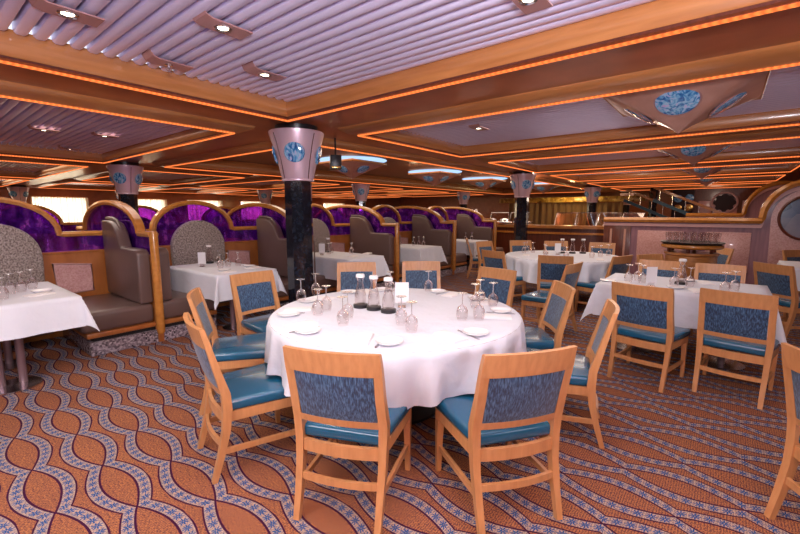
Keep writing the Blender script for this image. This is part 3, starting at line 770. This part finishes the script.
# plates, napkins, knives
def plate():
    return MB().lathe([(0, .006), (.045, .006), (.06, .01), (.078, .018), (.08, .016), (.062, .004), (.045, 0), (0, 0)], 32).build('bread_plate', 'porcelain')
def napkin():
    mb = MB()
    for i in range(3): mb.box(-.10, .10, -.055+.006*i, .055-.003*i, .004*i, .004*i+.0035, .001)
    return mb.build('folded_napkin', 'napkin_linen')
def knife():
    r = empty('butter_knife', (0, 0, 0), 0, 'x', 'knife')
    MB().sweep([(-.1, 0, .004), (-.02, 0, .005), (-.01, 0, .004)], lambda i: [(-.005, -.003), (.005, -.003), (.005, .003), (-.005, .003)]).build('handle', 'steel', r)
    MB().prism([(-.01, -.005), (.09, -.008), (.105, .0), (.10, .006), (-.01, .005)], 'z', .002, .004).build('blade', 'steel', r)
    return r
PL = Proto(plate()); PL.root['category'] = 'plate'; NA = Proto(napkin()); NA.root['category'] = 'napkin'; KN = Proto(knife())
seat_a = {'front left chair': 204, 'front right chair': 245, 'right edge-on chair': 292, 'second right chair': 325, 'far right chair': 357, 'chair behind the menu card': 36, 'chair behind the carafes': 60, 'chair by the marble column': 95, 'second left chair': 128, 'leftmost chair': 163}
for nm_, a in seat_a.items():
    a = math.radians(a); c, s_ = math.cos(a), math.sin(a)
    def P_(r_, side): return (T1[0]+r_*c-side*s_, T1[1]+r_*s_+side*c, TZ)
    PL.place(P_(.76, .17), 0, 'white bread plate set for the ' + nm_, 'bread plates on the big round table', 'plate')
    NA.place(P_(.74, 0), a+.12, 'folded white napkin set for the ' + nm_, 'folded napkins on the big round table', 'napkin')
    KN.place(P_(.76, .115), a+.05, 'steel knife beside the napkin set for the ' + nm_, 'knives on the big round table', 'knife')
for t, pts in {'rectangular table': [(4.65, .75), (4.62, .15), (5.2, .1)], 'near left booth table': [(.75, 4.7), (.3, 5.3)], 'second booth table': [(2.5, 4.7), (2.9, 4.8)], 'booth table right of the column': [(4.7, 4.75), (5.2, 4.9)], 'second round table': [(6.7, 2.6), (6.4, 2.05), (6.75, 1.45)]}.items():
    for i, p in enumerate(sorted(pts, key=lambda q: px(q[0], q[1], TZ))):
        NA.place((*p, TZ), .3, 'folded white napkin, %s from the left on the %s' % (ORD[i], t), 'napkins on the other tables', 'napkin')
        if t in ('rectangular table', 'near left booth table', 'second booth table'):
            PL.place((p[0]+.05, p[1]+.17, TZ), 0, 'white bread plate, %s from the left on the %s' % (ORD[i], t), 'bread plates on the other tables', 'plate')

# ------------------------------------------------------------------ low wall with service stand, right
XW = 9.9
def low_wall(X, y_end, y_arch, yc, r_arch, z_cap, name_lab, cap='rail_wood', zlow=0):
    r = empty('low_partition_wall', (X, 0, 0), 0, name_lab, 'wall')
    yR = -6.5
    # outline in (y,z): from left end along the cap to the arch
    arc = [(yc+r_arch*math.cos(a), z_cap+.05+(r_arch+.06)*math.sin(a)) for a in [PI*k_/16 for k_ in range(17)]]
    edge = [(y_end, z_cap), (y_arch, z_cap)]+arc+[(yc-r_arch, z_cap), (yR, z_cap)]
    out = [(y_end, 0)]+edge+[(yR, 0)]
    MB().prism(out, 'x', -.06, .06).build('wall_panel', 'purple_wood', r, False)
    MB().sweep([(0, y, z) for y, z in edge], [(-.13, -.05), (.13, -.05), (.15, 0), (.12, .05), (-.12, .05), (-.15, 0)]).build('cap_rail', cap, r)
    MB().sweep([(-.07, y, z-.10) for y, z in edge], [(-.03, -.03), (.03, -.03), (.03, .03), (-.03, .03)]).build('lower_moulding', 'pink_trim', r)
    return r
w1 = low_wall(XW, 2.08, -.52, -1.09, .57, 1.32, 'low pink and purple wall with a wooden cap and round arch behind the service stand')
MB().box(-.085, -.06, 1.55, 2.08, 0, 1.2, .004).build('dark_wood_pilaster', 'dark_wood', w1)
for y in (1.66, 1.93): MB().box(-.1, -.085, y-.02, y+.02, .2, 1.12, .004).build('pilaster_strip', 'copper_panel', w1)
for y0_, y1_ in ((.62, 1.42), (-.40, .26)):
    MB().box(-.085, -.06, y0_, y1_, .35, 1.10, .008).build('pink_panel', 'pink_marble', w1)
bbm = MB(); bbm.prism([(-1.75, .3), (-1.75, 1.3)]+[(-1.14+.5*math.cos(a), 1.38+.5*math.sin(a)) for a in [PI-PI*k_/16 for k_ in range(17)]]+[(-.64, 1.3), (-.66, .6), (-.72, .3)], 'x', -.085, -.06); bbm.build('pink_panel', 'pink_marble', w1, False)
b2 = MB(); b2.lathe([(0, 0), (.36, 0), (.37, .01)], 40); bmesh.ops.transform(b2.bm, matrix=Matrix.Translation((-.09, -1.12, 1.38)) @ Matrix.Rotation(-PI/2, 4, 'Y'), verts=b2.bm.verts); b2.build('round_picture', 'painted_scene', w1)
MB().tube([(-.10, -1.12+.38*math.cos(2*PI*k_/36), 1.38+.38*math.sin(2*PI*k_/36)) for k_ in range(36)], .022, 8, True, up=(1, 0, 0)).build('round_frame', 'dark_wood', w1)
w2 = low_wall(14.5, .9, -.35, -1.1, .72, 1.40, 'second wooden capped low wall with arch, seen above the first one')
for y0_, y1_ in ((.1, .8),): MB().box(-.085, -.06, y0_, y1_, .35, 1.20, .008).build('pink_panel', 'pink_marble', w2)
# back wall beyond
w3 = empty('back_panelled_wall', (22, 0, 0), 0, 'far dark wall with pink panels and a round dark rosette, under the ceiling at right', 'wall')
MB().box(0, .1, -6, 1.15, 0, 2.9).build('wall_panel', 'dark_wood', w3)
for y0_, y1_ in ((.5, .97), (-.35, .45), (-1.0, -.5)): MB().box(-.03, 0, y0_, y1_, 1.0, 1.95, .01).build('pink_panel', 'pink_marble', w3)
b2 = MB(); b2.lathe([(0, .02), (.2, .02), (.36, 0)], 40, wob=lambda a, r, z: .05*math.cos(8*a) if r > .3 else 0); bmesh.ops.transform(b2.bm, matrix=Matrix.Translation((-.05, .08, 1.87)) @ Matrix.Rotation(-PI/2, 4, 'Y'), verts=b2.bm.verts); b2.build('rosette', 'far_dark', w3)
MB().tube([(-.06, .08+.42*math.cos(2*PI*k_/36), 1.87+.42*math.sin(2*PI*k_/36)) for k_ in range(36)], .04, 8, True, up=(1, 0, 0)).build('rosette_frame', 'pink_trim', w3)
for i, (y, z) in enumerate(((1.28, 2.08), (1.28, 1.66), (1.68, 2.06), (1.68, 1.64))):
    pr = MB().lathe([(0, .03), (.12, .02), (.16, 0), (0, 0)], 24).build('wall_plate', 'art_glass' if i % 2 == 0 else 'gold_metal', None, loc=(21.6, y, z)); pr.rotation_euler = (0, -PI/2, 0)
    tag(pr, ['blue round plate, upper right', 'golden round plate, lower right', 'blue round plate, upper left', 'golden round plate, lower left'][i]+' of four on the far dark pillar', 'plate', 'plates on the far dark pillar')
pil = tag(MB().box(21.66, 22.2, 1.14, 1.9, 0, 2.9, .01).build('dark_pillar', 'far_dark'), 'dark square pillar carrying round plates, beyond the low wall', 'pillar')

# service stand with a tray of glasses
S = (7.65, .37)
sv = empty('service_stand', (*S, 0), YA, 'round-fronted wooden service stand with tray of glasses by the low wall', 'cabinet')
def halfr(r_, z0, z1, n=28):
    return MB().lathe([(r_, z0), (r_, z1)], n, close=True)
MB().lathe([(0, 0), (.36, 0), (.36, .10), (.34, .12), (.34, .16)], 40).build('plinth', 'dark_wood', sv)
MB().lathe([(.33, .16), (.33, .82), (.35, .84), (.35, .87), (0, .87)], 40).build('cabinet_body', 'counter_wood', sv)
for q in range(6):
    a = q*PI/3+.3; MB().box(-.02, .02, -.02,   .02, .87, .93, .004, mat=Matrix.Translation((.31*math.cos(a), .31*math.sin(a), 0))).build('upright', 'dark_wood', sv)
MB().lathe([(0, .93), (.37, .93), (.395, .945), (.40, .965), (.395, .985), (.37, .995), (0, .995)], 48).build('top', 'rail_wood', sv)
tr = tag(MB().lathe([(0, 0), (.36, 0), (.40, .012), (.41, .03), (.40, .03), (.36, .01), (0, .008)], 48).build('serving_tray', 'black_plastic', None, loc=(*S, .997)), 'black oval tray on top of the service stand', 'tray')
def tumbler():
    return MB().lathe([(0, .0), (.028, .0), (.03, .004), (.027, .03), (.032, .07), (.038, .12), (.040, .165)], 18).build('tumbler', 'clear_glass')
TU = Proto(tumbler()); TU.root['category'] = 'glass'
tp = []
for rr, n in ((.31, 16), (.2, 9)):
    for q in range(n): tp.append((S[0]+rr*math.cos(2*PI*q/n), S[1]+rr*math.sin(2*PI*q/n)))
for i, p in enumerate(tp):
    TU.place((*p, 1.006), 0, 'clear upright tumbler standing packed on the black tray of the service stand', 'tumblers packed on the tray', 'glass')

# ------------------------------------------------------------------ buffet counter, middle distance
bf = empty('buffet_counter', (12.6, 0, 0), 0, 'long curved wooden buffet counter behind the middle column', 'counter')
pth = [(.9, 1.2, 0), (.35, 2.0, 0), (.05, 3.0, 0), (-.05, 4.2, 0), (.0, 5.3, 0), (.3, 6.3, 0), (.9, 7.0, 0)]
MB().sweep([(x, y, .5) for x, y, z in pth], [(-.3, -.5), (.3, -.5), (.3, .5), (-.3, .5)]).build('counter_front', 'dark_wood', bf, angle=.9)
MB().sweep([(x, y, 1.04) for x, y, z in pth], [(-.42, -.04), (.42, -.04), (.44, 0), (.42, .04), (-.42, .04)]).build('counter_top', 'counter_wood', bf)
MB().sweep([(x, y, .86) for x, y, z in pth], [(-.38, -.03), (.38, -.03), (.40, 0), (.38, .03), (-.38, .03)]).build('tray_rail', 'rail_wood', bf)
for i, (x, y) in enumerate(((12.45, 5.6), (12.5, 5.0), (12.75, 6.2))):
    o = tag(MB().box(-.2, .2, -.25, .25, 0, .10, .02).lathe([(.16, .10), (.15, .15), (.08, .19), (0, .20)], 20).build('chafing_dish', 'chrome', None, loc=(x, y, 1.083)), 'bright steel serving dish on the buffet, %s of three left of the middle column' % ['middle', 'right', 'left'][i], 'serving dish', 'serving dishes on the buffet'); 
def guard():
    r = empty('sneeze_guard', (0, 0, 0), 0, 'x', 'glass guard', 'tilted glass guards along the buffet')
    MB().box(-.005, .005, -.30, .30, 0, .42).build('glass_pane', 'clear_glass', r)
    MB().tube([(0, -.30, 0), (0, -.30, .42), (0, .30, .42), (0, .30, 0)], .014, 6).build('frame', 'steel', r)
    return r
GU = Proto(guard())
for i, (x, y, a) in enumerate(((12.5, 5.9, .1), (12.45, 5.2, 0), (12.5, 3.75, 0), (12.55, 3.2, -.1), (12.7, 2.65, -.25), (12.9, 2.1, -.4))):
    g = GU.place((x+.1, y, 1.085), a, 'tilted glass guard with steel frame on the buffet, %s from the left' % ORD[i]); g.rotation_euler = (0, .5, a)
bx_ = tag(MB().lathe([(0, 0), (.09, 0), (.10, .1), (.06, .2), (.04, .3), (0, .31)], 16).build('coffee_pot', 'porcelain', None, loc=(11.9, 6.35, 1.27)), 'white pot standing on the shelf at the end of the booths', 'pot')
sh = empty('end_cabinet', (11.95, 6.3, 0), 0, 'wooden end cabinet with shelf between the last booth and the buffet', 'cabinet')
MB().box(-.35, .35, -.3, .3, 0, 1.24, .01).build('cabinet_body', 'booth_wood', sh)
MB().box(-.38, .38, -.33, .33, 1.24, 1.27, .008).build('top', 'rail_wood', sh)

# far stage: fluted gold curtain with leaf frieze, staircases
fc = curtain_mb(6.2, 1.45); o = fc.build('stage_curtain', 'gold_curtain', None, loc=(24.2, 7.4, .55)); o.rotation_euler = (0, 0, -PI/2+.1)
tag(o, 'fluted golden brown curtain far behind the buffet counter', 'curtain')
fz = tag(MB().box(23.6, 23.75, 3.2, 11, 2.02, 2.3, .02).build('gold_frieze', 'gold_leaf'), 'glittering golden leaf frieze above the far curtain', 'frieze')
point(22.6, 6.5, 2.2, 60, (1, .7, .3), .2)
def stair(loc, rz, lab):
    r = empty('staircase_railing', loc, rz, lab, 'railing')
    MB().sweep([(0, 0, 2.5), (0, -3.0, 1.1)], [(-.05, -.05), (.05, -.05), (.05, .05), (-.05, .05)]).build('handrail', 'rail_wood', r)
    MB().sweep([(0, 0, 2.0), (0, -3.0, .6)], [(-.04, -.06), (.04, -.06), (.04, .06), (-.04, .06)]).build('stringer', 'blue_shade', r)
    for q in range(7): 
        t = (q+.5)/7; MB().tube([(0, -3*t, 2.0-1.4*t), (0, -3*t, 2.5-1.4*t)], .015, 6).build('baluster', 'steel', r)
    return r
stair((20.5, 3.6, 0), 0, 'diagonal staircase railing descending right of the farthest columns')
stair((19.0, 2.3, -.05), 0, 'long diagonal staircase handrail above the low wall')
for i, y in enumerate((2.55,)):
    tag(MB().lathe([(.16, 0), (.16, 2.53)], 8, (21.0, y, 0), close=True).build('dark_post', 'black_marble'), 'plain dark round post beside the staircase railing', 'post')

# ------------------------------------------------------------------ light
w = bpy.data.worlds.new('world'); SC.world = w; w.use_nodes = True
w.node_tree.nodes['Background'].inputs[0].default_value = (.62, .50, .75, 1); w.node_tree.nodes['Background'].inputs[1].default_value = .3
area(-2.2, 1.3, 2.59, 210, 1.8, 3.4, (1, .93, .95))  # unseen ceiling-height fill added behind the camera for the front faces
area(-2.2, -4, 2.59, 60, 1.8, 3.4, (1, .93, .95))
area(1.47, .3, 2.59, 22, 1.8, 3.4, (1, .93, .95))
area(1.47, -4, 2.59, 60, 1.8, 3.4, (1, .93, .95))
area(5.1, 1.3, 2.59, 38, 1.8, 3.4, (1, .86, .78))
area(8.74, 1.3, 2.59, 50, 1.8, 3.4, (1, .8, .65))
area(12.4, 1.3, 2.59, 55, 1.8, 3.4, (1, .75, .55))
area(16.0, 1.3, 2.59, 55, 1.8, 3.4, (1, .75, .55))
area(1.47, 7.2, 2.59, 40, 1.8, 3.4, (1, .85, .75))
for x in (5.5, 9.5, 13.5, 17.5): area(x, 7.0, 2.7, 45, 2.5, 3.0, (1, .8, .6))
for x in (2, 9, 16): area(x, 13.2, 2.59, 60, 4, 3, (1, .7, .4))
for x in (3, 11, 19): area(x, 19.5, 2.59, 80, 4, 3, (1, .65, .35))
for y in (3, 11, 18): area(25.5, y, 2.7, 70, 2, 5, (1, .6, .3))  # added to light the far wall
spot(8.74, .1, 2.58, 45); spot(12.4, 3.0, 2.58, 45)  # spots added without fixtures, extra light for the low wall side
for x, y in ((5.3, 6.0), (8.9, 6.6), (12.4, 6.4), (16, 6.4)): point(x, y, 2.4, 7, (1, .7, .4), .08)  # added to light the trough ceiling and pyramids
point(20.3, .4, 2.2, 12, (1, .75, .6), .2); point(11.9, 4.6, 2.3, 22, (1, .8, .6), .1); point(12.0, 2.2, 2.3, 16, (1, .8, .6), .1)  # added to brighten the back panelled wall and the buffet
# up-light added behind the camera to lift the ceiling, like a bounced flash
up_fill = area(-.4, -.9, 1.7, 240, .5, .5, (.92, .9, 1), up=True); up_fill.rotation_euler = (PI-.35, .25, 0)
for k_ in range(5): point(XC0+PITB*k_, 6.6, .5, 2, (.45, .08, 1), .15)  # violet fill added behind the booth glass to make it glow

SC.view_settings.view_transform = 'Standard'; SC.view_settings.look = 'None'; SC.view_settings.gamma = 1; SC.view_settings.exposure = .2
SC.cycles.max_bounces = 8; SC.cycles.transparent_max_bounces = 24; SC.cycles.use_denoising = True; SC.cycles.sample_clamp_indirect = 6
